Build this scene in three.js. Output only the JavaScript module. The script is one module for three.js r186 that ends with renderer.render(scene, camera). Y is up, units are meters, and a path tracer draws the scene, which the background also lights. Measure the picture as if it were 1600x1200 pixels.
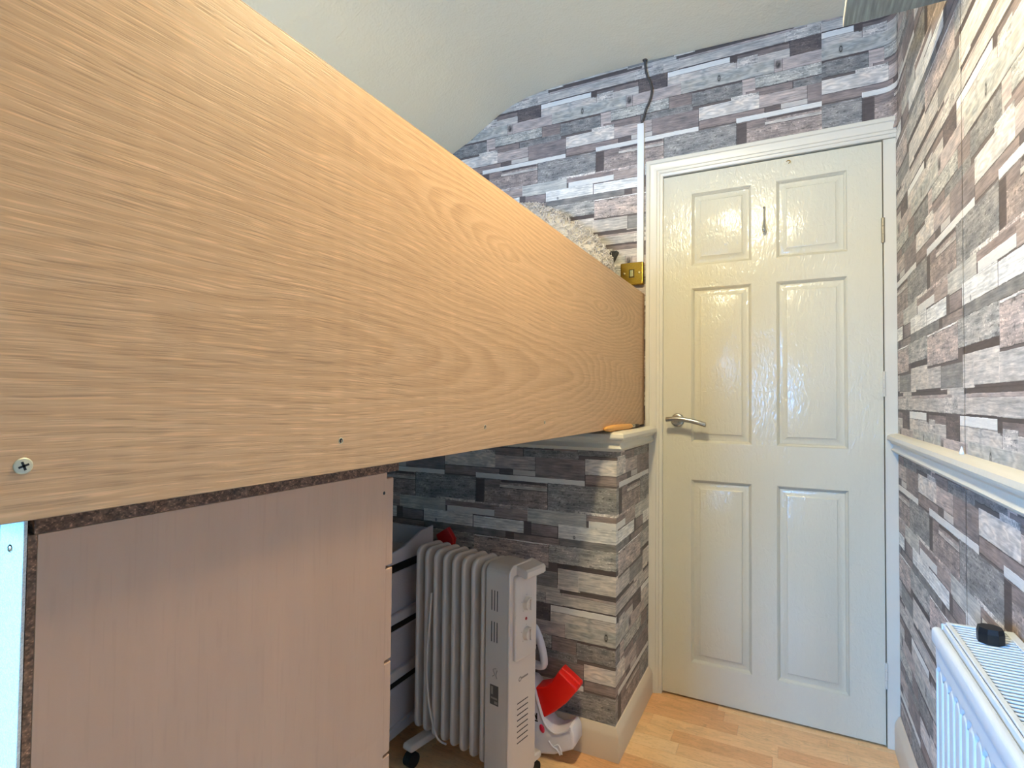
import * as THREE from 'three';
import { RoundedBoxGeometry } from 'three/addons/geometries/RoundedBoxGeometry.js';
import { mergeGeometries, toCreasedNormals } from 'three/addons/utils/BufferGeometryUtils.js';
import { RectAreaLightUniformsLib } from 'three/addons/lights/RectAreaLightUniformsLib.js';

// ---------------------------------------------------------------- camera, light, exposure
const scene = new THREE.Scene();
const camera = new THREE.PerspectiveCamera(69.9, 4 / 3, 0.02, 60);
camera.position.set(0, 1.1205, 2.1694);
camera.rotation.set(THREE.MathUtils.degToRad(1.494), THREE.MathUtils.degToRad(26.934), THREE.MathUtils.degToRad(0.570), 'YXZ');
const renderer = new THREE.WebGLRenderer({ antialias: true });
renderer.toneMapping = THREE.LinearToneMapping;
renderer.toneMappingExposure = 1.26;
renderer.shadowMap.enabled = true;
RectAreaLightUniformsLib.init();
scene.background = new THREE.Color(0.62, 0.8, 1.0);
const LAMP = [-0.29, 2.17, 1.28], LAMP_COLOR = new THREE.Color(1.0, 0.85, 0.52), LAMP_POWER = 3.75;
const ROOM_END = 3.2;                                   // inner face of the wall with the window
const WINDOW = [-1.32, -0.6, 0.62, 1.5];               // x0 x1 y0 y1
const daylight = new THREE.RectAreaLight(new THREE.Color(0.12, 0.41, 0.96), 185, 0.9, 1.0);   // blue skylight falling in through the window
daylight.position.set(-1.0, 1.5, ROOM_END + 0.42);
daylight.lookAt(-0.15, 0.4, 1.0);
scene.add(daylight);

// ---------------------------------------------------------------- helpers
let seed = 7;
const rnd = () => { seed = (seed * 1664525 + 1013904223) >>> 0; return seed / 4294967296; };
const V3 = (x, y, z) => new THREE.Vector3(x, y, z);
const used = {};
const numbered = (n) => { const k = used[n] ?? 0; used[n] = k + 1; return k ? n + '_' + String(k).padStart(3, '0') : n; };
function tag(o, label, category, group, kind) {
  o.userData.label = label; o.userData.category = category;
  if (group) o.userData.group = group;
  if (kind) o.userData.kind = kind;
  return o;
}
function thing(name, label, category, pos = [0, 0, 0], turn = 0, kind) {
  const g = new THREE.Group(); g.name = numbered(name); g.position.set(...pos); g.rotation.y = turn; scene.add(g);
  return tag(g, label, category, null, kind);
}
function mesh(name, geo, mat, parent) {
  const m = new THREE.Mesh(geo, mat); m.name = parent ? name : numbered(name); m.castShadow = m.receiveShadow = true; (parent ?? scene).add(m); return m;
}
function part(name, geo, mat, parent, label) {
  parent.userData.counts ??= {};
  const c = parent.userData.counts, k = c[name] ?? 0; c[name] = k + 1;
  const m = mesh(k ? name + '_' + String(k).padStart(3, '0') : name, Array.isArray(geo) ? merge(geo) : geo, mat, parent);
  if (label) m.userData.label = label;
  return m;
}
function merge(list) { return mergeGeometries(list.map((g) => { const h = g.index ? g.toNonIndexed() : g; for (const k of Object.keys(h.attributes)) if (!['position', 'normal', 'uv'].includes(k)) h.deleteAttribute(k); return h; })); }
// box between two corners, uv in metres by the dominant side
function box(x0, x1, y0, y1, z0, z1, r = 0) {
  const w = x1 - x0, h = y1 - y0, d = z1 - z0;
  const g = r ? new RoundedBoxGeometry(w, h, d, 2, Math.min(r, w / 2.01, h / 2.01, d / 2.01)) : new THREE.BoxGeometry(w, h, d);
  g.translate((x0 + x1) / 2, (y0 + y1) / 2, (z0 + z1) / 2);
  return metric(g);
}
function metric(g) {
  const p = g.attributes.position, n = g.attributes.normal, uv = new Float32Array(p.count * 2);
  for (let i = 0; i < p.count; i++) {
    const a = Math.abs(n.getX(i)), b = Math.abs(n.getY(i)), c = Math.abs(n.getZ(i));
    if (a >= b && a >= c) { uv[2 * i] = p.getZ(i); uv[2 * i + 1] = p.getY(i); }
    else if (b >= c) { uv[2 * i] = p.getX(i); uv[2 * i + 1] = p.getZ(i); }
    else { uv[2 * i] = p.getX(i); uv[2 * i + 1] = p.getY(i); }
  }
  g.setAttribute('uv', new THREE.BufferAttribute(uv, 2));
  return g;
}
function geometry(pos, idx, uvs) {
  const g = new THREE.BufferGeometry();
  g.setAttribute('position', new THREE.Float32BufferAttribute(pos, 3));
  if (uvs) g.setAttribute('uv', new THREE.Float32BufferAttribute(uvs, 2));
  g.setIndex(idx); g.computeVertexNormals();
  return g;
}
// a closed profile [[out, along]...] swept along a planar path with mitred corners; place(u, v, w) turns (path plane u v, third axis w) into a point
function sweep(profile, path, side, place) {
  const rows = path.map((p, i) => {
    const a = path[Math.max(i - 1, 0)], b = path[Math.min(i + 1, path.length - 1)];
    const dir = (s, t) => { const l = Math.hypot(t[0] - s[0], t[1] - s[1]); return [(t[0] - s[0]) / l, (t[1] - s[1]) / l]; };
    const d1 = i ? dir(a, p) : dir(p, b), d2 = i < path.length - 1 ? dir(p, b) : d1;
    const n1 = [d1[1] * side, -d1[0] * side], n2 = [d2[1] * side, -d2[0] * side], k = 1 + n1[0] * n2[0] + n1[1] * n2[1];
    return profile.map(([o, w]) => place(p[0] + (n1[0] + n2[0]) / k * o, p[1] + (n1[1] + n2[1]) / k * o, w));
  });
  const pos = [], m = profile.length, quad = (a, b, c, d) => { for (const q of [a, b, c, a, c, d]) pos.push(...q); };
  for (let i = 0; i + 1 < rows.length; i++) for (let j = 0; j < m; j++) { const k = (j + 1) % m; quad(rows[i][j], rows[i + 1][j], rows[i + 1][k], rows[i][k]); }
  const tris = THREE.ShapeUtils.triangulateShape(profile.map(([o, w]) => new THREE.Vector2(o, w)), []);
  for (const r of [rows[0], rows[rows.length - 1]]) for (const t of tris) for (const q of t) pos.push(...r[q]);
  const g = new THREE.BufferGeometry();
  g.setAttribute('position', new THREE.Float32BufferAttribute(pos, 3));
  g.computeVertexNormals();
  return metric(toCreasedNormals(g, 0.5));
}
function prism(pts, depth, bevel = 0, holes = [], seg = 3) {   // outline in x y, from z = 0 to z = depth, the bevel kept inside
  const s = new THREE.Shape(pts.map(([x, y]) => new THREE.Vector2(x, y)));
  for (const h of holes) s.holes.push(new THREE.Path(h.map(([x, y]) => new THREE.Vector2(x, y))));
  const g = new THREE.ExtrudeGeometry(s, { depth: depth - 2 * bevel, bevelEnabled: bevel > 0, bevelThickness: bevel, bevelSize: bevel, bevelOffset: -bevel, bevelSegments: seg, curveSegments: 12 });
  g.translate(0, 0, bevel);
  return g;
}
function roundRect(x0, x1, y0, y1, r, n = 6) {
  const out = [], rs = Array.isArray(r) ? r : [r, r, r, r];   // bl br tr tl
  const c = [[x0 + rs[0], y0 + rs[0], Math.PI, rs[0]], [x1 - rs[1], y0 + rs[1], 1.5 * Math.PI, rs[1]], [x1 - rs[2], y1 - rs[2], 0, rs[2]], [x0 + rs[3], y1 - rs[3], Math.PI / 2, rs[3]]];
  for (const [cx, cy, a, q] of c) for (let i = 0; i <= n; i++) out.push([cx + q * Math.cos(a + i / n * Math.PI / 2), cy + q * Math.sin(a + i / n * Math.PI / 2)]);
  return out;
}
const rect = (x0, x1, y0, y1) => [[x0, y0], [x1, y0], [x1, y1], [x0, y1]];
const tube = (pts, r, n = 24, k = 10, closed = false) => new THREE.TubeGeometry(new THREE.CatmullRomCurve3(pts.map((p) => V3(...p)), closed), n, r, k, closed);
const lathe = (pts, n = 24) => new THREE.LatheGeometry(pts.map(([x, y]) => new THREE.Vector2(x, y)), n);
const cyl = (r, h, n = 20, r2 = r) => new THREE.CylinderGeometry(r2, r, h, n);

// ---------------------------------------------------------------- noise and textures
const hash = (x, y) => { let h = Math.imul(x | 0, 374761393) + Math.imul(y | 0, 668265263); h = Math.imul(h ^ (h >>> 13), 1274126177); return ((h ^ (h >>> 16)) >>> 0) / 4294967296; };
function noise(x, y) {
  const i = Math.floor(x), j = Math.floor(y), a = x - i, b = y - j, u = a * a * (3 - 2 * a), v = b * b * (3 - 2 * b);
  const p = hash(i, j), q = hash(i + 1, j), r = hash(i, j + 1), s = hash(i + 1, j + 1);
  return p + (q - p) * u + (r - p) * v + (p - q - r + s) * u * v;
}
function fbm(x, y, o = 4) { let s = 0, a = 0.5, t = 0; for (let i = 0; i < o; i++) { s += a * noise(x, y); t += a; a *= 0.5; x = x * 2.03 + 17.1; y = y * 2.03 + 9.7; } return s / t; }
const clamp = (x, a = 0, b = 1) => Math.min(b, Math.max(a, x)), smooth = (a, b, x) => { const t = clamp((x - a) / (b - a)); return t * t * (3 - 2 * t); };
function texture(w, h, f, srgb = true) {
  const d = new Uint8Array(w * h * 4);
  for (let y = 0; y < h; y++) for (let x = 0; x < w; x++) {
    const c = f(x, y), i = (y * w + x) * 4;
    if (typeof c === 'number') d[i] = d[i + 1] = d[i + 2] = clamp(c, 0, 255); else { d[i] = clamp(c[0], 0, 255); d[i + 1] = clamp(c[1], 0, 255); d[i + 2] = clamp(c[2], 0, 255); }
    d[i + 3] = 255;
  }
  const t = new THREE.DataTexture(d, w, h); t.wrapS = t.wrapT = THREE.RepeatWrapping; t.magFilter = THREE.LinearFilter; t.minFilter = THREE.LinearFilter;
  if (srgb) t.colorSpace = THREE.SRGBColorSpace;
  t.needsUpdate = true;
  return t;
}
const scaled = (t, sx, sy) => { const c = t.clone(); c.repeat.set(sx, sy); return c; };

// The wallpaper's print: weathered timber blocks, one repeat of 0.543 x 0.656 m.
const TW = 0.543, TH = 0.656, PW = 1086, PH = 1312;
const INK = { w: [228, 225, 217], l: [194, 187, 178], g: [167, 164, 158], p: [181, 167, 159], m: [138, 126, 122], b: [136, 122, 116], d: [98, 88, 85], s: [132, 129, 125], r: [152, 138, 130], k: [82, 72, 69], t: [180, 177, 168], c: [200, 192, 182] };
// [left, right, top, bottom] in metres from the corner of the repeat, then ink and character (0 plain, 1 sawn grain, 2 rough, 3 knotty swirl, 4 shadow)
const PRINT = [
  [-0.01, 0.6, -0.02, 0.014, 'c', 1], [0.05, 0.46, -0.006, 0.006, 'k', 4], [0.06, 0.5, 0.005, 0.013, 'p', 1],
  [0, 0.44, 0.013, 0.047, 'l', 1], [0.43, 0.543, 0.012, 0.047, 'l', 2],
  [0.2, 0.45, 0.047, 0.056, 'k', 4], [0.06, 0.245, 0.045, 0.051, 'k', 4],
  [0.445, 0.557, 0.047, 0.106, 'd', 2], [0.018, 0.27, 0.07, 0.106, 'c', 3], [0.26, 0.445, 0.054, 0.076, 'b', 1], [0.271, 0.342, 0.066, 0.106, 'l', 2], [0.341, 0.446, 0.074, 0.106, 'l', 1],
  [0.018, 0.246, 0.05, 0.07, 'w', 0], [0.246, 0.272, 0.046, 0.074, 'k', 4],
  [0.421, 0.612, 0.104, 0.149, 'p', 1], [0.394, 0.422, 0.104, 0.149, 'p', 1], [0.069, 0.395, 0.099, 0.148, 't', 3],
  [0.02, 0.36, 0.148, 0.156, 'k', 4],
  [0.022, 0.113, 0.15, 0.212, 'b', 1], [0.288, 0.333, 0.15, 0.214, 'p', 1], [0.108, 0.288, 0.155, 0.208, 's', 2], [0.333, 0.565, 0.15, 0.192, 't', 2],
  [0.3, 0.454, 0.197, 0.222, 'b', 1], [0.456, 0.655, 0.196, 0.228, 's', 2], [0.25, 0.345, 0.206, 0.222, 'l', 2],
  [0.499, 0.677, 0.222, 0.29, 'm', 1], [0.135, 0.346, 0.218, 0.268, 'c', 3], [0.346, 0.5, 0.222, 0.268, 'p', 1],
  [0.135, 0.363, 0.27, 0.3, 'b', 1], [0.364, 0.417, 0.271, 0.292, 'd', 1], [0.417, 0.501, 0.269, 0.287, 'l', 0],
  [0.268, 0.677, 0.289, 0.307, 'w', 0],
  [0.268, 0.366, 0.308, 0.345, 'b', 1], [0.365, 0.545, 0.308, 0.336, 'r', 2], [0.37, 0.54, 0.308, 0.316, 'k', 4], [0.365, 0.545, 0.324, 0.334, 'c', 1],
  [0.275, 0.546, 0.336, 0.396, 'r', 2], [0.268, 0.304, 0.31, 0.392, 'k', 4],
  [0.003, 0.268, 0.305, 0.397, 's', 2], [0.1, 0.266, 0.389, 0.398, 'l', 2],
  [0.268, 0.48, 0.392, 0.418, 'p', 2], [0.13, 0.36, 0.398, 0.418, 'b', 1], [0.34, 0.482, 0.404, 0.44, 'r', 1],
  [0.473, 0.683, 0.396, 0.445, 't', 1], [0.148, 0.345, 0.416, 0.438, 'w', 0],
  [0.458, 0.488, 0.44, 0.486, 'd', 4], [0.486, 0.583, 0.447, 0.484, 'm', 1], [0.043, 0.257, 0.438, 0.483, 'w', 1], [0.26, 0.459, 0.442, 0.483, 'w', 1],
  [0.04, 0.39, 0.484, 0.507, 's', 1], [0.39, 0.47, 0.484, 0.502, 'd', 4], [0.42, 0.59, 0.487, 0.509, 'r', 1],
  [0.007, 0.264, 0.507, 0.566, 'g', 2], [0.263, 0.552, 0.508, 0.588, 'p', 2], [0.04, 0.262, 0.566, 0.582, 'k', 4], [0.265, 0.546, 0.509, 0.513, 'w', 2],
  [0.043, 0.262, 0.582, 0.65, 'l', 1], [0.114, 0.262, 0.6, 0.645, 'l', 1], [0.257, 0.403, 0.594, 0.645, 'l', 1], [0.403, 0.584, 0.596, 0.646, 's', 1], [0.12, 0.4, 0.645, 0.653, 'k', 4],
];
const wallpaperPrint = (() => {
  const buf = new Float32Array(PW * PH * 3), wet = (x, y) => ((y % PH + PH) % PH * PW + (x % PW + PW) % PW) * 3;
  for (let i = 0; i < PW * PH; i++) { buf[3 * i] = 104; buf[3 * i + 1] = 93; buf[3 * i + 2] = 89; }
  PRINT.forEach(([u0, u1, v0, v1, ink, ch], k) => {
    const X0 = Math.round(u0 * 2000), X1 = Math.round(u1 * 2000), Y0 = Math.round(v0 * 2000), Y1 = Math.round(v1 * 2000), c = INK[ink], o = k * 37.3;
    const tone = ch === 4 ? 1 : 0.96 + 0.09 * hash(k, 5), lit = ink === 'w' || ink === 'l' || ink === 'c' || ink === 'p' || ink === 't' || ink === 'g';
    for (let y = Y0 - 1; y <= Y1 + (ch === 4 ? 1 : 4); y++) for (let x = X0; x <= X1; x++) {
      const i = wet(x, y), wob = (fbm(x * 0.03 + o, k, 2) - 0.5) * (ch === 2 ? 5 : 2.2), yy = y + wob;
      if (yy < Y0) continue;
      if (ch === 4) {                                                        // a printed shadow, soft at its lower edge
        const a = 0.9 * (1 - smooth(Y1 - 3, Y1 + 1, yy)) * (1 - smooth(X1 - 8, X1, x) * 0.6);
        for (let j = 0; j < 3; j++) buf[i + j] = buf[i + j] * (1 - a) + c[j] * (0.85 + 0.3 * fbm(x * 0.02 + o, y * 0.2)) * a;
        continue;
      }
      if (yy > Y1) { const a = 0.75 * (1 - (yy - Y1) / 4); if (a > 0) for (let j = 0; j < 3; j++) buf[i + j] *= 1 - a * 0.75; continue; }
      const grain = fbm(x * 0.012 + o, yy * 0.16 + o, 4) - 0.5, fine = noise(x * 0.06 + o, yy * 0.9) - 0.5, cloud = fbm(x * 0.015 + o, yy * 0.03 - o, 3) - 0.5;
      let f = tone, warm = 0;
      if (ch === 0) f += 0.10 * grain + 0.05 * fine + 0.05 * cloud;
      if (ch === 1) f += 0.42 * grain + 0.13 * fine + 0.30 * cloud;
      if (ch === 3) { const w = fbm(x * 0.006 + o, yy * 0.02, 3), s = Math.sin(28 * w + yy * 0.05); f += 0.07 * s + 0.25 * grain + 0.1 * fine + 0.25 * cloud; warm = 6 * cloud; }
      if (ch === 2) {
        const pit = fbm(x * 0.05 + o, yy * 0.11, 4), mot = fbm(x * 0.11 - o, yy * 0.16, 3);
        f += 0.45 * grain + 0.45 * cloud + 0.18 * fine; if (pit < 0.38) f -= (0.38 - pit) * 1.6; if (mot > 0.62) f += (mot - 0.62) * 1.5;
      }
      const ex = Math.min(x - X0, X1 - x), ey = Y1 - yy, et = yy - Y0;
      if (lit && et < 2.5) f += 0.10; if (ey < 3) f -= 0.10; if (ex < 2.5) f += x - X0 < 3 && lit ? 0.12 : -0.35;
      warm += 7 * cloud;
      buf[i] = c[0] * f + warm; buf[i + 1] = c[1] * f; buf[i + 2] = c[2] * f - warm;
    }
  });
  const spot = (u, v, rx, ry, dark) => {                                     // a knot in the printed timber
    for (let y = -60; y < 60; y++) for (let x = -60; x < 60; x++) {
      const r = Math.hypot(x / rx, y / ry); if (r > 1.6) continue;
      const a = r < 1 ? dark * (0.55 + 0.45 * Math.cos(r * 9)) : dark * 0.3 * (1.6 - r), i = wet(Math.round(u * 2000) + x, Math.round(v * 2000) + y);
      for (let j = 0; j < 3; j++) buf[i + j] *= 1 - clamp(a);
    }
  };
  spot(0.207, 0.121, 11, 26, 0.72); spot(0.098, 0.475, 8, 10, 0.65); spot(0.34, 0.13, 6, 6, 0.3);
  for (let y = -44; y < 44; y++) for (let x = -34; x < 34; x++) {               // a dark smudge
    const a = 0.62 * smooth(1, 0.2, Math.hypot(x / 26, y / 40)) * (0.4 + fbm(x * 0.12, y * 0.06 + 40, 3)), i = wet(814 + x, 244 + y);
    for (let j = 0; j < 3; j++) buf[i + j] *= 1 - clamp(a);
  }
  return texture(PW, PH, (x, y) => { const i = ((PH - 1 - y) * PW + x) * 3; return [buf[i], buf[i + 1], buf[i + 2]]; });
})();

// Oak veneer, 2.05 x 0.512 m: flat-sawn rings about two hearts that wander along the board, with short open pores.
const OAKW = 2048, OAKH = 1024, oakPore = new Float32Array(OAKW * OAKH);
const oakMap = texture(OAKW, OAKH, (px, py) => {
  const s = px / OAKW * 2.05, y = py / OAKH * 0.512;
  const yw = y + 0.030 * (fbm(s * 1.5, y * 5 + 3, 3) - 0.5) + 0.010 * (fbm(s * 6, y * 16, 3) - 0.5);
  const d1 = 0.012 + 0.10 * Math.abs(s - 1.66) ** 1.4 + 0.06 * fbm(s * 1.7 + 4, 2, 2);
  const d2 = 0.01 + 0.16 * Math.abs(fbm(s * 1.9 + 9, 7, 2) - 0.42);
  const r1 = Math.sqrt((yw - 0.155) ** 2 + d1 * d1), r2 = Math.sqrt((yw - 0.40 + 0.03 * Math.sin(s * 2.2)) ** 2 + d2 * d2), k = 0.02;
  const h = clamp(0.5 + (r2 - r1) / k * 0.5), r = r2 * (1 - h) + r1 * h - k * h * (1 - h) * 0.5;
  const ph = r * 105 + 1.6 * fbm(s * 4, y * 18, 3), fr = ph - Math.floor(ph), ring = fr < 0.8 ? smooth(0, 0.8, fr) : 1 - smooth(0.8, 1, fr);
  const pore = noise(s * 30 + 5, yw * 1500), pore2 = noise(s * 34 + 55, yw * 1250 + 31), pore3 = noise(s * 14 + 7, yw * 620 + 11), band = fbm(s * 1.1 + 40, yw * 16, 3) - 0.5;
  const dash = smooth(0.58, 0.95, pore), light = smooth(0.58, 0.95, pore2), mottle = 0.55 + 0.9 * fbm(s * 5 + 70, y * 9, 2);
  oakPore[py * OAKW + px] = dash;
  const straight = smooth(1.2, 1.7, s), f = 1.02 - (0.060 - 0.025 * straight) * mottle * ring - (0.065 + 0.05 * straight) * dash * (0.5 + 0.5 * ring) + (0.06 + 0.06 * straight) * light + 0.06 * band + 0.07 * (pore3 - 0.5);
  return [197 * f, 161 * f - 2 * ring, 124 * f - 4 * ring];
});
const oakBump = texture(OAKW, OAKH, (x, y) => 255 - 200 * oakPore[y * OAKW + x], false);
for (const t of [oakMap, oakBump]) t.repeat.set(1 / 2.05, 1 / 0.512);
oakMap.offset.set(0, -1.024 / 0.512 + 2); oakBump.offset.copy(oakMap.offset);

const maple = texture(512, 512, (x, y) => { const g = fbm(x * 0.11, y * 0.008, 4) - 0.5, c = fbm(x * 0.013, y * 0.006 + 5, 3) - 0.5, p = smooth(0.72, 0.9, noise(x * 0.5, y * 0.03)); const f = 1 + 0.025 * g + 0.05 * c - 0.018 * p; return [189 * f, 153 * f, 128 * f]; });
const chip = texture(256, 256, (x, y) => { const a = fbm(x * 0.16, y * 0.22, 3), b = noise(x * 0.45 + 9, y * 0.5), f = 0.45 + 0.75 * a + 0.3 * (b - 0.5) + (b > 0.86 ? 0.35 : 0); return [138 * f, 104 * f, 82 * f]; });
const floorGrain = texture(512, 512, (x, y) => { const w = fbm(x * 0.008, y * 0.03, 3), g = fbm(x * 0.02, y * 0.25 + 20 * w, 4) - 0.5, p = smooth(0.7, 0.95, noise(x * 0.07, y * 0.8)), f = 1 + 0.20 * g - 0.10 * p + 0.10 * (w - 0.5); return [250 * f, 248 * f, 243 * f]; });
const greyWood = texture(256, 256, (x, y) => { const g = fbm(x * 0.35, y * 0.02, 4) - 0.5, f = 1 + 0.5 * g; return [132 * f, 144 * f, 143 * f]; });
const plaster = texture(512, 512, (x, y) => 128 + 150 * (fbm(x * 0.03, y * 0.03, 4) - 0.5) + 40 * (noise(x * 0.3, y * 0.3) - 0.5), false);
const brushed = texture(512, 512, (x, y) => { const w = fbm(x * 0.012, y * 0.012, 3) - 0.5; return 128 + 190 * (fbm(x * 0.07 + 3 * w, y * 0.022 + 2 * w, 4) - 0.5); }, false);
const speckle = texture(256, 256, (x, y) => { const f = 0.9 + 0.2 * noise(x * 0.5 + y * 0.5, (x - y) * 0.25); return [214 * f, 212 * f, 204 * f]; });
const hammered = texture(256, 256, (x, y) => 255 * fbm(x * 0.22, y * 0.22, 2), false);

const std = (color, roughness = 0.6, more = {}) => new THREE.MeshStandardMaterial({ color, roughness, ...more });
const M = {
  paper: std(0xffffff, 0.62, { map: wallpaperPrint }),
  plaster: std(0xc2b79d, 0.9), ceiling: std(0xe6e3cf, 0.85, { bumpMap: scaled(plaster, 1.2, 1.2), bumpScale: 0.004 }),
  gloss: new THREE.MeshPhysicalMaterial({ color: 0xd0cbb6, roughness: 0.16, specularIntensity: 1, bumpMap: scaled(brushed, 5.2, 5.2), bumpScale: 0.0013 }),
  trim: new THREE.MeshPhysicalMaterial({ color: 0xd6d0bf, roughness: 0.32, bumpMap: scaled(brushed, 3, 3), bumpScale: 0.0006 }),
  skirting: std(0xd8c8b2, 0.45),
  oak: std(0xffffff, 0.5, { map: oakMap, bumpMap: oakBump, bumpScale: 0.00015 }),
  maple: std(0xffffff, 0.5, { map: scaled(maple, 1.6, 1.6) }), mapleEdge: std(0xd9b48c, 0.5),
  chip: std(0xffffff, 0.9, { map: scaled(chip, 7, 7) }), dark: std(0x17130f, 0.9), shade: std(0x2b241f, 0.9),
  whiteBoard: std(0xffffff, 0.5, { map: scaled(speckle, 12, 12) }),
  steel: std(0xb8b6b0, 0.25, { metalness: 1 }), chrome: std(0xd8d6d0, 0.12, { metalness: 1 }), zinc: std(0xcfcbb2, 0.38, { metalness: 0.6 }),
  brass: std(0xb8923a, 0.24, { metalness: 1, bumpMap: scaled(plaster, 8, 8), bumpScale: 0.0006 }), brassBright: std(0xf1dfa0, 0.15, { metalness: 1 }),
  white: std(0xe9e9e6, 0.4), whiteMetal: std(0xd2d8da, 0.35), cream: std(0xdccfc4, 0.42), creamDark: std(0xbfae97, 0.5),
  grey: std(0xbdb6b6, 0.55, { bumpMap: scaled(hammered, 8, 8), bumpScale: 0.0008 }), greyRim: std(0xc6c0c0, 0.45),
  black: std(0x0d0d0e, 0.45), rubber: std(0x141312, 0.75), cable: std(0x4d4a47, 0.6),
  red: std(0xe01408, 0.32), redDark: std(0xb41217, 0.4), pink: std(0xd81f45, 0.35), lilac: std(0xe3dfe6, 0.35), blue: std(0x2a8fc4, 0.4),
  handleWood: std(0xd79a4a, 0.4), shelf: std(0xffffff, 0.5, { map: scaled(greyWood, 3, 3) }), shelfEdge: std(0xe6dfcc, 0.5),
  fur: std(0xcfc7ba, 0.95), furDark: std(0xa39b8f, 0.95), mattress: std(0xd8d6d2, 0.9), frameWhite: std(0xf0f0ee, 0.3),
  bulb: std(0x000000, 0.4, { emissive: new THREE.Color(1, 0.82, 0.6), emissiveIntensity: 6 }),
  pane: new THREE.MeshPhysicalMaterial({ color: 0xffffff, roughness: 0.02, transmission: 1, thickness: 0 }),
};

// ---------------------------------------------------------------- the room
const RX = 0.312, LX = -1.75, BZ = 0.467, BX = -0.493, SILL = 0.985;   // right wall, left wall, front and side of the boxed-in stair head
const CEIL = [[-1.75, 2.10], [-1.421, 2.282], [-1.333, 2.322], [-1.248, 2.372], [-1.18, 2.41], [-1.116, 2.438], [-1.04, 2.458], [-0.95, 2.469], [-0.7, 2.476], [-0.5, 2.474], [0.09, 2.452], [RX, 2.444]];
const ceilAt = (x) => { for (let i = 1; i < CEIL.length; i++) if (x <= CEIL[i][0]) { const [a, b] = CEIL[i - 1], [c, d] = CEIL[i]; return b + (d - b) * (x - a) / (c - a); } return CEIL[CEIL.length - 1][1]; };
const DL = -0.443, DR = 0.272, DT = 1.989;                             // door leaf

{ // floor of narrow laminate strips
  const f = thing('floor', 'pale orange wood laminate floor of short narrow strips', 'floor', [0, 0, 0], 0, 'structure');
  part('subfloor', box(LX, RX, -0.12, -0.008, -0.2, ROOM_END), M.shade, f);
  const tones = [0xf3c794, 0xecba86, 0xf6cf9f, 0xeebf8c, 0xe8b280, 0xf5cb98].map((c) => std(c, 0.34, { map: scaled(floorGrain, 2.2, 2.2) }));
  const row = 0.066; let n = 0;
  for (let z = -0.04, i = 0; z < ROOM_END - 0.01; z += row, i++) {
    let x = LX + 0.001 - 0.3 * hash(i, 3);
    while (x < RX) {
      const l = (z < 1.3 ? 0.24 : 0.5) + (z < 1.3 ? 0.20 : 0.5) * hash(n, i), a = Math.max(x, LX + 0.001), b = Math.min(x + l, RX - 0.001);
      if (b - a > 0.03) {
        const g = box(a + 0.0003, b - 0.0003, -0.008, 0, z + 0.0003, Math.min(z + row, ROOM_END) - 0.0003), uv = g.attributes.uv;
        for (let q = 0; q < uv.count; q++) uv.setXY(q, uv.getX(q) + n * 0.317, uv.getY(q) + n * 0.23);
        part('plank', g, tones[Math.floor(hash(n, 11) * 6)], f); n++;
      }
      x += l;
    }
  }
}
{ // ceiling: flat, then curving down over the bed
  const pts = [...CEIL.map(([x, y]) => [x, y]), [RX, 2.62], [LX, 2.62]];
  const g = prism(pts, ROOM_END + 0.2); g.translate(0, 0, -0.1); metric(g);
  tag(mesh('ceiling', toCreasedNormals(g, 0.5), M.ceiling), 'plain pale plastered ceiling that curves down over the bed', 'ceiling', null, 'structure');
}
const paperMat = M.paper;
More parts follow.
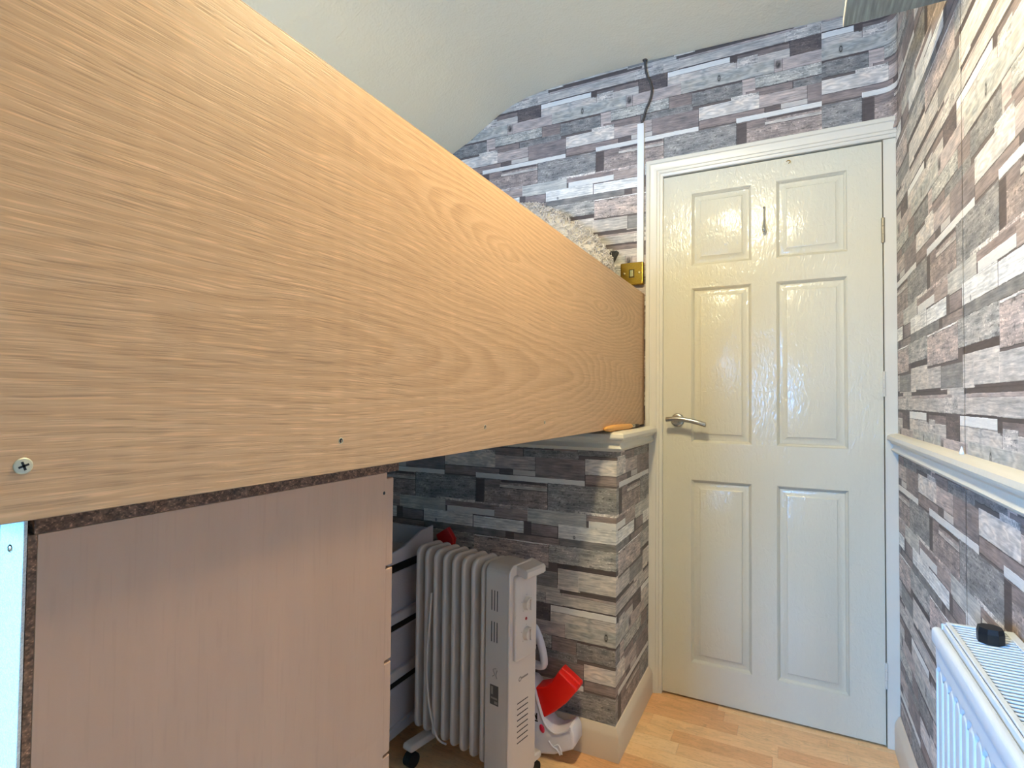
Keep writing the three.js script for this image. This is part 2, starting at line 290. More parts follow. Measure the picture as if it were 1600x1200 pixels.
// one hung length of wallpaper: a list of top points and bottom points, with u in metres of print
function paper(parent, cols, at, off = 0.0012) {   // cols: [s, yBottom, yTop, u]; at(s, y) gives the place
  const pos = [], uv = [], idx = [];
  cols.forEach(([s, y0, y1, u], i) => {
    for (const y of [y0, y1]) { pos.push(...at(s, y, off)); uv.push(u / TW, 1 + (y - 2.456) / TH); }
    if (i) { const a = 2 * i - 2; idx.push(a, a + 2, a + 1, a + 1, a + 2, a + 3); }
  });
  return part('wallpaper_strip', geometry(pos, idx, uv), paperMat, parent);
}
const onDoorWall = (s, y, o) => [s, y, o], onRight = (s, y, o) => [RX - o, y, s], onFront = (s, y, o) => [s, y, BZ + o], onSide = (s, y, o) => [BX + o, y, BZ - s];
function cut(a, b, seams) { return [a, ...seams.filter((s) => s > a + 0.004 && s < b - 0.004), b]; }
{
  const w = thing('wall_back', 'wall with the white door, papered in printed grey timber blocks', 'wall', [0, 0, 0], 0, 'structure');
  part('masonry', [box(LX - 0.1, DL - 0.003, -0.1, 2.6, -0.11, 0), box(DL - 0.003, RX, DT + 0.004, 2.6, -0.11, 0), box(DR + 0.003, RX, -0.1, DT + 0.004, -0.11, 0)], M.plaster, w);
  const e = cut(LX + 0.002, 0.0985, [-1.5305, -0.9875, -0.4445]);
  for (let i = 0; i + 1 < e.length; i++) {
    const knots = cut(e[i], e[i + 1], [...CEIL.map((c) => c[0]), DL - 0.04]), flip = (x, lo) => lo;
    // left of the architrave the paper runs down to the stair box, over the door only down to the architrave
    const cols = []; for (const x of knots) cols.push([x, x <= DL - 0.04 + 1e-6 && e[i] < DL - 0.05 ? SILL : 2.02, ceilAt(x) - 0.001, x + 0.446]);
    if (e[i] < -0.5 && e[i + 1] > -0.46) { cols.length = 0; for (const x of knots.filter((x) => x < -0.485)) cols.push([x, SILL, ceilAt(x) - 0.001, x + 0.446]); cols.push([-0.485, SILL, ceilAt(-0.485) - 0.001, -0.485 + 0.446], [-0.485, 2.02, ceilAt(-0.485) - 0.001, -0.485 + 0.446]); for (const x of knots.filter((x) => x > -0.485)) cols.push([x, 2.02, ceilAt(x) - 0.001, x + 0.446]); }
    paper(w, cols, onDoorWall);
  }
  // the last length turns the corner in a soft curve above the door frame
  const R = 0.045, cols = [[0.0985, 2.02, 2.451, 0.1495]]; 
  const arc = []; for (let i = 0; i <= 8; i++) arc.push(i / 8 * Math.PI / 2);
  const at = (s, y, o) => s <= RX - R ? [s, y, 0.0022] : (() => { const a = (s - (RX - R)) / R; return [RX - R + (R - 0.002) * Math.sin(a), y, R - (R - 0.002) * Math.cos(a) + 0.0002]; })();
  for (const a of arc) { const s = RX - R + a * R; cols.push([s, 2.02, 2.444, s + 0.051]); }
  paper(w, cols, at);
}
const CORNER_U = RX + 0.051;
{
  const w = thing('wall_right', 'right-hand wall papered in printed timber blocks above and below the dado rail', 'wall', [0, 0, 0], 0, 'structure');
  part('masonry', box(RX, RX + 0.1, -0.1, 2.6, -0.11, ROOM_END), M.plaster, w);
  for (const [y0, y1, first] of [[0.99, 2.4435, 0.0], [0.09, 0.99, 0.0]]) {
    const e = cut(first, ROOM_END - 0.001, [0.232, 0.775, 1.318, 1.861, 2.404, 2.947]);
    for (let i = 0; i + 1 < e.length; i++) paper(w, [e[i], e[i + 1]].map((s) => [s, y0, y1, CORNER_U + s]), onRight, i === 1 ? 0.0018 : 0.0012);
  }
}
{
  const w = thing('wall_stair_box', 'boxed-in stair head under the bed, papered in printed timber blocks', 'wall', [0, 0, 0], 0, 'structure');
  part('boxing', box(LX, BX, 0, SILL, 0.0025, BZ), M.plaster, w);
  const uF = (x) => x + 1.273, e = cut(LX + 0.002, BX + 0.0012, [-1.273, -0.73]);
  for (let i = 0; i + 1 < e.length; i++) paper(w, [e[i], e[i + 1]].map((x) => [x, 0.05, SILL, uF(x)]), onFront);
  paper(w, [[-0.0012, 0.05, SILL, uF(BX)], [BZ - 0.003, 0.05, SILL, uF(BX) + BZ]], onSide);
}
tag(mesh('wall_left', box(LX - 0.1, LX, -0.1, 2.6, -0.11, ROOM_END), M.plaster), 'plain wall behind the bed, under the sloping ceiling', 'wall', null, 'structure');
{
  const [x0, x1, y0, y1] = WINDOW, z0 = ROOM_END, z1 = ROOM_END + 0.22;
  const w = thing('wall_front', 'plain wall with the window, opposite the white door', 'wall', [0, 0, 0], 0, 'structure');
  part('masonry', [box(LX - 0.1, x0, -0.1, 2.6, z0, z1), box(x1, RX + 0.1, -0.1, 2.6, z0, z1), box(x0, x1, -0.1, y0, z0, z1), box(x0, x1, y1, 2.6, z0, z1)], M.plaster, w);
  const n = thing('window_1', 'white framed window behind the photographer', 'window', [0, 0, 0], 0, 'structure');
  const t = 0.05, zc = z0 + 0.1;
  part('window_frame', [box(x0, x1, y0, y0 + t, zc, zc + 0.06), box(x0, x1, y1 - t, y1, zc, zc + 0.06), box(x0, x0 + t, y0 + t, y1 - t, zc, zc + 0.06), box(x1 - t, x1, y0 + t, y1 - t, zc, zc + 0.06), box((x0 + x1) / 2 - 0.03, (x0 + x1) / 2 + 0.03, y0 + t, y1 - t, zc, zc + 0.06)], M.frameWhite, n);
  for (const [a, b] of [[x0 + t, (x0 + x1) / 2 - 0.03], [(x0 + x1) / 2 + 0.03, x1 - t]]) part('pane', box(a, b, y0 + t, y1 - t, zc + 0.025, zc + 0.031), M.pane, n);
  part('window_sill', box(x0 + 0.002, x1 - 0.002, y0 - 0.025, y0 - 0.0005, z0 - 0.04, z0 - 0.0005, 0.006), M.frameWhite, n);
}
// dado rails and skirting
const dado = [[0, 0.955], [0.010, 0.955], [0.020, 0.962], [0.022, 0.966], [0.0165, 0.974], [0.0155, 0.982], [0.021, 0.986], [0.024, 0.990], [0.024, 0.9935], [0.031, 0.9965], [0.033, 1.001], [0.031, 1.011], [0.024, 1.0155], [0, 1.019]];
tag(mesh('trim_1', sweep(dado, [[RX, 0.003], [RX, ROOM_END - 0.001]], -1, (x, z, y) => [x, y, z]), M.trim), 'white moulded dado rail along the right-hand papered wall', 'dado rail', null, 'structure');
part('filler_blob', lathe([[0, 0], [0.0045, 0.0002], [0.0032, 0.006], [0.0012, 0.013], [0, 0.016]], 14).translate(0.302, 1.0185, 0.788), M.white, scene.children[scene.children.length - 1]);
tag(mesh('trim_2', sweep(dado, [[LX + 0.002, BZ], [BX, BZ], [BX, 0.024]], -1, (x, z, y) => [x, y, z]), M.trim), 'white moulded dado rail capping the stair box under the bed', 'dado rail', null, 'structure');
const skirt = [[0, 0], [0.016, 0], [0.016, 0.074], [0.013, 0.083], [0.004, 0.099], [0, 0.1]];
tag(mesh('baseboard_stair_box', sweep(skirt, [[LX + 0.002, BZ + 0.0014], [BX + 0.0014, BZ + 0.0014], [BX + 0.0014, 0.022]], -1, (x, z, y) => [x, y + 0.0004, z]), M.skirting), 'beige skirting board round the foot of the stair box', 'skirting board', null, 'structure');
tag(mesh('baseboard_right', sweep(skirt, [[RX - 0.002, 0.006], [RX - 0.002, ROOM_END - 0.001]], -1, (x, z, y) => [x, y * 1.12 + 0.0004, z]), M.skirting), 'beige skirting board under the wall radiator', 'skirting board', null, 'structure');

// ---------------------------------------------------------------- door
{
  const d = thing('door_1', 'white glossy six-panel door with a chrome lever handle', 'door', [0, 0, 0], 0, 'structure');
  const cols = [[-0.338, -0.127], [-0.046, 0.172]], rows = [[1.632, 1.911], [0.96, 1.547], [0.138, 0.82]];
  const holes = []; for (const c of cols) for (const r of rows) holes.push([...rect(c[0], c[1], r[0], r[1])].reverse());
  const leaf = prism(rect(DL, DR, 0.008, DT), 0.04, 0, holes); leaf.translate(0, 0, -0.04);
  part('leaf', metric(leaf), M.gloss, d);
  const steps = [[0, 0], [0.003, -0.0015], [0.0055, -0.0045], [0.008, -0.0085], [0.0105, -0.0105], [0.0165, -0.0105], [0.030, -0.0045], [0.0325, -0.0032], [0.034, -0.0012], [0.036, -0.0008]];
  for (const r of rows) for (const c of cols) {
    const pos = [], q = steps.map(([i, z]) => [[c[0] + i, r[0] + i, z], [c[1] - i, r[0] + i, z], [c[1] - i, r[1] - i, z], [c[0] + i, r[1] - i, z]]);
    const quad = (a, b, e, f) => { for (const p of [a, b, e, a, e, f]) pos.push(...p); };
    for (let k = 0; k + 1 < q.length; k++) for (let j = 0; j < 4; j++) { const m = (j + 1) % 4; quad(q[k][j], q[k][m], q[k + 1][m], q[k + 1][j]); }
    quad(...q[q.length - 1]);
    const g = new THREE.BufferGeometry(); g.setAttribute('position', new THREE.Float32BufferAttribute(pos, 3)); g.computeVertexNormals();
    part('panel', merge([metric(toCreasedNormals(g, 0.6)), box(c[0] + 0.0004, c[1] - 0.0004, r[0] + 0.0004, r[1] - 0.0004, -0.034, -0.0115)]), M.gloss, d);
  }
  // moulded casing on the left and over the top, plain lining on the hinge side
  const arch = [[0, 0], [0.0, 0.008], [0.004, 0.0105], [0.011, 0.011], [0.0125, 0.0145], [0.0215, 0.0155], [0.0235, 0.0185], [0.034, 0.020], [0.041, 0.0225], [0.0465, 0.0235], [0.0495, 0.0275], [0.0615, 0.0275], [0.0635, 0.025], [0.0635, 0]];
  part('casing', sweep(arch, [[DL - 0.0005, 0.0004], [DL - 0.0005, DT + 0.005], [RX - 0.0015, DT + 0.005]], -1, (x, y, z) => [x, y, z + 0.0002]), M.trim, d);
  part('lining', [box(DR + 0.0035, RX - 0.0012, 0.0004, DT + 0.004, 0.0002, 0.004, 0.0015), box(DL - 0.0028, DL - 0.0012, 0.0004, DT + 0.003, -0.1, -0.0002)], M.trim, d);
  part('rebate', box(DL - 0.0028, DR + 0.0028, 0, DT + 0.003, -0.07, -0.052), M.shade, d);
  for (const y of [1.69, 1.18, 0.232]) {
    const hk = []; for (let i = 0; i < 3; i++) hk.push(cyl(0.0045, 0.027, 12).translate(DR + 0.0018, y - 0.028 + i * 0.028, 0.0035));
    hk.push(box(DR - 0.004, DR - 0.0005, y - 0.041, y + 0.041, 0.0002, 0.0014), box(DR + 0.004, DR + 0.007, y - 0.041, y + 0.041, 0.004, 0.0052));
    part('hinge', hk, y > 1.5 ? std(0x9b917c, 0.4, { metalness: 0.5 }) : M.trim, d);
  }
  { // lever handle
    const hx = -0.388, hy = 1.043;
    const rose = lathe([[0, 0.010], [0.017, 0.0098], [0.0225, 0.0085], [0.0255, 0.005], [0.026, 0]], 32).rotateX(Math.PI / 2).translate(hx, hy, 0.0003);
    const neck = cyl(0.0095, 0.04, 16).rotateX(Math.PI / 2).translate(hx, hy, 0.028);
    const h = part('door_handle', [rose, neck], M.steel, d, 'chrome lever handle on a round rose');
    const pts = [[hx - 0.033, hy + 0.0035, 0.05], [hx - 0.01, hy + 0.006, 0.052], [hx + 0.02, hy + 0.006, 0.053], [hx + 0.055, hy + 0.001, 0.052], [hx + 0.085, hy - 0.006, 0.05], [hx + 0.107, hy - 0.013, 0.047]];
    const cap = (p) => new THREE.SphereGeometry(0.0092, 14, 8).scale(0.35, 1, 1).translate(...p);
    part('lever', [tube(pts, 0.0092, 40, 14), cap(pts[0]), cap(pts[5])], M.steel, h);
  }
  { // coat hook: slim back plate with a drop-shaped peg
    const x = -0.085, drop = lathe([[0, -0.018], [0.004, -0.0165], [0.0068, -0.011], [0.0072, -0.004], [0.005, 0.006], [0.0035, 0.012], [0.0025, 0.018], [0, 0.018]], 16).translate(x, 1.742, 0.019);
    part('coat_hook', [tube([[x, 1.758, 0.019], [x, 1.775, 0.014], [x, 1.80, 0.006], [x, 1.818, 0.005]], 0.0027, 18, 8), box(x - 0.003, x + 0.003, 1.748, 1.818, 0.0002, 0.0042, 0.001), new THREE.SphereGeometry(0.0048, 12, 8).translate(x, 1.818, 0.006), drop, cyl(0.003, 0.016, 10).rotateX(Math.PI / 2).translate(x, 1.752, 0.011)], M.chrome, d, 'slim chrome coat hook');
    part('cup_hook', [tube([[-0.012, 1.975, 0.0005], [-0.007, 1.974, 0.012], [-0.002, 1.971, 0.014], [-0.0005, 1.967, 0.011], [-0.006, 1.964, 0.008]], 0.0014, 20, 7)], M.brass, d, 'small bent brass hook');
  }
}

// ---------------------------------------------------------------- cabin bed
{
  const PX = -0.515, b = thing('cabin_bed', 'high cabin bed with a deep oak veneer side panel', 'bed');
  part('side_panel', box(PX - 0.016, PX, 1.024, 1.536, 0.006, 2.045, 0.0012), M.oak, b);
  part('edging', [box(PX - 0.0158, PX - 0.0002, 1.5362, 1.5368, 0.008, 2.04)], M.mapleEdge, b, 'pale edging strip along the top of the side panel');
  part('base_board', box(-1.47, PX - 0.0165, 1.028, 1.046, 0.03, 2.0305), M.chip, b);
  part('end_board', box(-1.486, PX - 0.0165, 1.047, 1.5, 2.031, 2.045), M.maple, b);
  part('leg_board', box(-1.486, -0.75, 0.0006, 1.0465, 2.031, 2.045), M.maple, b);
  part('rear_panel', box(-1.486, -1.471, 1.024, 1.5, 0.03, 2.0305), M.maple, b);
  // screws along the lower edge
  const head = (y, z, r) => lathe([[0, 0.0012], [r * 0.8, 0.0011], [r, 0.0004], [r, 0]], 24).rotateZ(-Math.PI / 2).translate(PX + 0.0001, y, z);
  const s = part('screw', head(1.066, 1.966, 0.0062), M.zinc, b, 'cream cross-head screw');
  part('screw_recess', [box(PX + 0.0012, PX + 0.0015, -0.0008, 0.0008, -0.0034, 0.0034).translate(0, 0, 0), box(PX + 0.0012, PX + 0.0015, -0.0034, 0.0034, -0.0008, 0.0008)].map((g) => g.translate(-PX, 0, 0).rotateX(0.35).translate(PX, 1.066, 1.966)), M.black, s);
  for (const [y, z] of [[1.064, 1.639], [1.066, 1.266], [1.065, 0.985]]) {
    const o = part('screw', new THREE.TorusGeometry(0.0035, 0.0006, 6, 18).rotateY(Math.PI / 2).translate(PX + 0.0003, y, z), M.zinc, b, 'small sunken screw');
    part('screw_recess', new THREE.CircleGeometry(0.003, 16, 0.6, 4.4).rotateY(Math.PI / 2).translate(PX + 0.0004, y, z), M.black, o);
  }
  tag(mesh('mattress', box(-1.465, PX - 0.02, 1.047, 1.33, 0.035, 2.025, 0.04), M.mattress), 'thick pale mattress lying inside the cabin bed', 'mattress');
}
// ---------------------------------------------------------------- chest of drawers under the bed
{
  const X = -0.535, c = thing('chest_of_drawers', 'pale maple chest of drawers supporting the bed, raw chipboard edges showing', 'chest of drawers');
  part('side_panel', box(X - 0.015, X, 0.0006, 1.0085, 1.5225, 1.947, 0.0006), M.maple, c);
  part('side_panel', box(-0.995, -0.98, 0.0006, 1.0085, 1.5225, 1.947, 0.0006), M.maple, c);
  part('raw_edge', box(X - 0.0152, X - 0.0004, 0.0006, 1.0085, 1.9472, 1.9530), M.chip, c, 'raw chipboard back edge');
  part('top_board', box(-0.995, X + 0.0005, 1.0088, 1.0232, 1.4955, 1.9495, 0.0008), M.chip, c, 'chipboard top with a bare edge');
  part('front_rail', box(-0.98, X - 0.004, 1.0085 - 0.004, 1.0085, 1.499, 1.5222), M.black, c);
  const lines = [1.001, 0.867, 0.7275, 0.59, 0.452, 0.314, 0.176, 0.04];
  for (let i = 0; i + 1 < lines.length; i++) {
    const dr = part('drawer', box(-0.993, X - 0.0015, lines[i + 1] + 0.0022, lines[i] - 0.0016, 1.505, 1.5218, 0.002), M.maple, c);
    part('knob', lathe([[0, -0.02], [0.008, -0.019], [0.012, -0.013], [0.006, -0.006], [0.006, 0]], 16).rotateX(Math.PI / 2).translate(-0.765, (lines[i] + lines[i + 1]) / 2, 1.505), M.steel, dr);
  }
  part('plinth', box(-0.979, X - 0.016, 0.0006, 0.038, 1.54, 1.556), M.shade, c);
  part('fixing_hole', new THREE.CircleGeometry(0.0026, 14).rotateY(Math.PI / 2).translate(X + 0.0003, 0.979, 1.529), M.black, c);
  const post = thing('white_strip', 'narrow white strip standing against the back edge of the maple chest', 'strip');
  part('strip_board', box(-0.5745, X - 0.0006, 0.0006, 1.0215, 1.9534, 1.9562, 0.0006), M.whiteBoard, post);
  part('screw', lathe([[0, 0.0016], [0.0022, 0.0013], [0.0032, 0.0004], [0.0032, 0]], 16).rotateX(Math.PI / 2).translate(-0.5555, 0.997, 1.9563), M.chrome, post);
  tag(mesh('support_board', box(-0.64, -0.5795, 0.0006, 1.022, 1.9534, 1.966, 0.001), M.chip), 'brown chipboard board standing left of the narrow white strip', 'board');
}
// ---------------------------------------------------------------- plastic drawer tower
{
  const x = -1.13, t = thing('drawer_tower', 'grey plastic tower of storage drawers on castors beside the oil heater', 'storage drawers', [x, 0, 0.72]);
  const w = 0.16, d = 0.33, edges = [0.045, 0.22, 0.40, 0.585];
  part('frame', [box(-d, 0, 0.035, 0.05, -w, w, 0.004), box(-d, -0.004, 0.05, 0.60, -w, -w + 0.012), box(-d, -0.004, 0.05, 0.60, w - 0.012, w), box(-d, -d + 0.006, 0.05, 0.60, -w + 0.012, w - 0.012)], M.greyRim, t);
  for (let i = 0; i < 3; i++) {
    const y0 = edges[i] + 0.008, y1 = edges[i + 1] - 0.024;
    const dr = part('drawer', [box(-0.3, 0.002, y0, y1, -w + 0.014, w - 0.014, 0.005)], M.grey, t);
    part('drawer_rim', box(-0.02, 0.014, y0 - 0.006, y0 + 0.026, -w + 0.004, w - 0.004, 0.005), M.greyRim, dr);
    part('grip_gap', box(-0.01, 0.0, y1, y1 + 0.022, -w + 0.014, w - 0.014), M.black, dr);
  }
  // open tray on top, its side dipping in the middle
  const rim = [[-w, 0.590], [w, 0.590], [w, 0.625], [0.06, 0.628], [0.0, 0.636], [-0.05, 0.652], [-0.09, 0.668], [-w, 0.672]];
  part('tray', [prism(rim, 0.008, 0.002).rotateY(-Math.PI / 2).translate(0.008, 0, 0), box(-d, 0, 0.588, 0.596, -w, w), box(-d, -d + 0.008, 0.596, 0.66, -w, w), box(-d, 0, 0.596, 0.662, -w, -w + 0.008)], M.greyRim, t);
  for (const [a, b] of [[-0.03, -0.13], [-0.03, 0.13], [-0.3, -0.13], [-0.3, 0.13]]) part('castor', [cyl(0.016, 0.014, 16).rotateX(Math.PI / 2).translate(a, 0.0165, b), box(a - 0.008, a + 0.008, 0.02, 0.036, b - 0.011, b + 0.011)], M.rubber, t);
  const bag = tag(mesh('cloth_bundle', new THREE.SphereGeometry(0.06, 24, 16), M.black), 'crumpled black cloth lying in the tray of the grey drawer tower', 'cloth');
  { const p = bag.geometry.attributes.position; for (let i = 0; i < p.count; i++) { const q = V3(p.getX(i), p.getY(i), p.getZ(i)), f = 0.85 + 0.35 * fbm(q.x * 30 + 5, q.y * 30 + q.z * 25, 3); p.setXYZ(i, q.x * f * 1.1, q.y * f * 0.45, q.z * f * 1.15); } bag.geometry.computeVertexNormals(); }
  bag.position.set(x - 0.15, 0.634, 0.73);
  const can = thing('blue_bottle', 'small bright blue bottle in the tray of the grey drawer tower', 'bottle', [x - 0.045, 0.5965, 0.792]);
  part('bottle_body', lathe([[0, 0], [0.019, 0], [0.021, 0.004], [0.021, 0.045], [0.015, 0.06], [0.011, 0.064], [0, 0.064]], 20), M.blue, can);
  part('cap', cyl(0.012, 0.016, 16).translate(0, 0.0722, 0), M.blue, can);
}
// ---------------------------------------------------------------- oil-filled heater
{
  const h = thing('oil_heater', 'cream oil-filled heater on castors with fins and a dial panel', 'heater', [-1.058, 0, 0.741], THREE.MathUtils.degToRad(-11.2));
  const fin = prism(roundRect(-0.116, 0, 0.082, 0.652, [0.028, 0.022, 0.030, 0.030]), 0.0145, 0.0068, [], 4);
  fin.rotateY(-Math.PI / 2).scale(1, 1, 1);                     // outline x becomes z, thickness becomes -x
  for (let i = 0; i < 8; i++) {
    const f = part('fin', fin.clone().translate(0.0105 + i * 0.0389, 0, 0), M.cream, h);
  }
  for (const y of [0.125, 0.60]) part('pipe', cyl(0.02, 0.31, 20).rotateZ(Math.PI / 2).translate(0.15, y, -0.058), M.creamDark, h);
  // control housing at the right-hand end
  const X0 = 0.291, X1 = 0.372, zf = 0.002, zb = -0.122;
  const shell = prism(roundRect(zb, zf, 0.052, 0.655, [0.02, 0.012, 0.028, 0.034]), X1 - X0, 0.003).rotateY(-Math.PI / 2).translate(X1, 0, 0);
  const hs = part('housing', shell, M.cream, h);
  const lip = prism(roundRect(zb - 0.001, zf + 0.001, 0.05, 0.658, [0.02, 0.012, 0.029, 0.035]), 0.008, 0.0035).rotateY(-Math.PI / 2).translate(X1 + 0.006, 0, 0);
  part('front_shell', lip, M.cream, h);
  const fas = part('control_panel', prism(roundRect(zb + 0.010, zf - 0.014, 0.395, 0.628, [0.010, 0.010, 0.010, 0.022]), 0.014, 0.004).rotateY(-Math.PI / 2).translate(X1 + 0.016, 0, 0), M.cream, h);
  for (const y of [0.545, 0.462]) part('knob', [cyl(0.0185, 0.013, 28, 0.0165).rotateZ(-Math.PI / 2).translate(X1 + 0.0225, y, -0.062), box(X1 + 0.029, X1 + 0.035, y - 0.015, y + 0.015, -0.0645, -0.0595, 0.002)], M.cream, fas);
  part('indicator_light', new THREE.SphereGeometry(0.0042, 12, 8).scale(0.6, 1, 1).translate(X1 + 0.0165, 0.503, -0.060), M.redDark, fas);
  const marks = []; for (const y of [0.545, 0.462]) for (const a of [-2.4, -1.2, 0, 1.2, 2.4]) marks.push(box(X1 + 0.0159, X1 + 0.0163, y + 0.024 * Math.cos(a) - 0.0009, y + 0.024 * Math.cos(a) + 0.0009, -0.062 + 0.024 * Math.sin(a) - 0.0009, -0.062 + 0.024 * Math.sin(a) + 0.0009));
  const markMat = std(0x6a6058, 0.6); for (const g of marks) part('dial_mark', g, markMat, fas);
  part('grip', [prism([[X1 - 0.004, 0.632], [X1 + 0.038, 0.622], [X1 + 0.044, 0.628], [X1 + 0.044, 0.642], [X1 + 0.038, 0.648], [X1 - 0.004, 0.657]], 0.088, 0.003).translate(0, 0, zb + 0.006)], M.cream, h, 'carrying grip at the top of the panel');
  const slots = []; for (const y of [0.555, 0.468]) for (let k = 0; k < 3; k++) slots.push(box(X0 + 0.022 + k * 0.010, X0 + 0.0245 + k * 0.010, y - 0.028, y + 0.028, zf - 0.0002, zf + 0.0004));
  for (const g of slots) part('side_vent', g, M.shade, h);
  const low = []; for (let k = 0; k < 8; k++) low.push(box(X1 + 0.0058, X1 + 0.0064, 0.162 + k * 0.0155, 0.1645 + k * 0.0155, -0.086, -0.036));
  for (const g of low) part('front_vent', g, M.shade, h);
  // rating sticker and the maker's mark, too small to read
  part('sticker', box(X0 + 0.020, X0 + 0.050, 0.268, 0.322, zf, zf + 0.0005), std(0x5d544d, 0.5), h, 'dark rating sticker');
  part('sticker_print', [box(X0 + 0.024, X0 + 0.031, 0.296, 0.318, zf + 0.0004, zf + 0.0008), box(X0 + 0.024, X0 + 0.046, 0.284, 0.289, zf + 0.0004, zf + 0.0008), box(X0 + 0.036, X0 + 0.047, 0.272, 0.279, zf + 0.0004, zf + 0.0008)], std(0x9c9086, 0.5), h);
  part('emblem', [new THREE.TorusGeometry(0.0055, 0.0014, 6, 18).rotateY(Math.PI / 2).scale(0.2, 1, 1).translate(X1 + 0.0062, 0.3365, -0.048), box(X1 + 0.006, X1 + 0.0063, 0.334, 0.339, -0.085, -0.056)], std(0x8c8179, 0.5), h, 'small grey maker’s mark');
  part('side_mark', [tube([[X0 + 0.028, 0.345, zf + 0.0004], [X0 + 0.036, 0.352, zf + 0.0004], [X0 + 0.03, 0.364, zf + 0.0004], [X0 + 0.042, 0.37, zf + 0.0004]], 0.0009, 14, 5), tube([[X0 + 0.044, 0.342, zf + 0.0004], [X0 + 0.041, 0.353, zf + 0.0004], [X0 + 0.046, 0.366, zf + 0.0004]], 0.0009, 10, 5)], std(0x94887b, 0.5), h);
  // feet with castors
  for (const x of [0.035, 0.345]) {
    const foot = part('foot', prism(roundRect(-0.178, 0.062, 0.052, 0.074, 0.0105), 0.038, 0.006).rotateY(-Math.PI / 2).translate(x + 0.019, 0, 0), M.cream, h);
    for (const z of [0.042, -0.158]) {
      part('castor', [cyl(0.0225, 0.026, 20).rotateZ(Math.PI / 2).translate(x, 0.0228, z)], M.rubber, foot);
      part('castor_stem', cyl(0.006, 0.012, 10).translate(x, 0.049, z), M.rubber, foot);
    }
  }
  // flex hanging between the fins
  part('flex', tube([[0.075, 0.52, 0.0045], [0.068, 0.42, 0.006], [0.060, 0.30, 0.006], [0.068, 0.21, 0.007], [0.088, 0.14, 0.008], [0.112, 0.095, 0.006], [0.12, 0.07, -0.02]], 0.0033, 50, 8), M.cream, h, 'cream flex hanging down the fins');
}
// ---------------------------------------------------------------- white and red plastic toy behind the heater
{
  const t = thing('plastic_toy', 'white plastic toy with a flared red scoop and small pink button', 'toy', [-0.68, 0, 0.497]);
  const L = (list) => list.map(([x, y]) => [x + 0.68, y]);
  const body = L([[-0.79, 0.003], [-0.735, 0.003], [-0.655, 0.022], [-0.596, 0.054], [-0.587, 0.068], [-0.590, 0.105], [-0.598, 0.120], [-0.606, 0.121], [-0.625, 0.106], [-0.648, 0.097], [-0.670, 0.102], [-0.690, 0.125], [-0.705, 0.165], [-0.722, 0.213], [-0.738, 0.225], [-0.79, 0.225]]);
  const g = prism(body, 0.075, 0.010, [], 4);
  part('body', toCreasedNormals(g, 0.7), M.lilac, t);
  const cheek = L([[-0.722, 0.208], [-0.690, 0.219], [-0.668, 0.236], [-0.648, 0.272], [-0.643, 0.276], [-0.585, 0.238], [-0.584, 0.231], [-0.618, 0.186], [-0.655, 0.150], [-0.698, 0.118]]);
  part('scoop', toCreasedNormals(prism(cheek, 0.062, 0.006, [], 3), 0.7).translate(0, 0, 0.006), M.red, t, 'flared red plastic scoop');
  part('scoop_lip', tube([[0.034, 0.272, 0.037], [0.066, 0.2545, 0.037], [0.094, 0.236, 0.037]], 0.007, 16, 10), M.red, t);
  part('rim', tube([[-0.044, 0.212, 0.0765], [-0.027, 0.165, 0.0765], [-0.012, 0.124, 0.0765], [0.006, 0.101, 0.0765], [0.032, 0.093, 0.0765], [0.056, 0.103, 0.0765], [0.078, 0.119, 0.0765]], 0.0038, 40, 8), M.lilac, t);
  part('button', new THREE.SphereGeometry(0.0105, 16, 10).scale(0.75, 1.25, 0.4).rotateZ(0.35).translate(-0.014, 0.094, 0.0765), M.pink, t, 'pink button');
  part('handle', tube([[-0.062, 0.385, 0.04], [-0.048, 0.37, 0.044], [-0.034, 0.34, 0.046], [-0.024, 0.30, 0.046], [-0.024, 0.275, 0.046], [-0.038, 0.268, 0.044], [-0.062, 0.268, 0.04], [-0.085, 0.275, 0.038], [-0.088, 0.33, 0.038]], 0.0125, 60, 12, true), M.lilac, t, 'white loop handle');
  part('neck', box(-0.105, -0.07, 0.2, 0.36, 0.02, 0.056, 0.01), M.lilac, t);
  part('lettering', [box(-0.062, -0.058, 0.122, 0.150, 0.0752, 0.0758), box(-0.048, -0.044, 0.118, 0.138, 0.0752, 0.0758), box(-0.0022, 0.0022, -0.016, 0.016, 0.0752, 0.0758).rotateZ(0.5).translate(-0.053, 0.133, 0), box(-0.07, -0.042, 0.112, 0.116, 0.0752, 0.0758)].map((g) => g.translate(0.013, -0.002, 0)), M.black, t, 'black printed lettering');
  part('embossed_mark', [tube([[0.008, 0.062, 0.0752], [0.020, 0.050, 0.0758], [0.034, 0.045, 0.0758], [0.047, 0.030, 0.0752]], 0.0026, 20, 6), tube([[0.028, 0.052, 0.0754], [0.040, 0.058, 0.0758], [0.050, 0.042, 0.0758], [0.052, 0.034, 0.0754], [0.044, 0.040, 0.0756]], 0.0024, 20, 6)], M.lilac, t);
}
{ // red scoop standing behind the heater
  const t = thing('red_scoop', 'red plastic scoop standing between the drawer tower and the stair box', 'scoop', [-1.085, 0, 0.522]);
  const s = toCreasedNormals(prism([[-0.012, 0.02], [0.012, 0.02], [0.014, 0.54], [0.030, 0.625], [0.002, 0.662], [-0.045, 0.632], [-0.014, 0.54]], 0.022, 0.004), 0.6);
  part('blade', s.translate(0, 0, -0.011), M.redDark, t);
  part('stand', box(-0.03, 0.03, 0.0006, 0.022, -0.016, 0.018, 0.004), M.redDark, t);
}
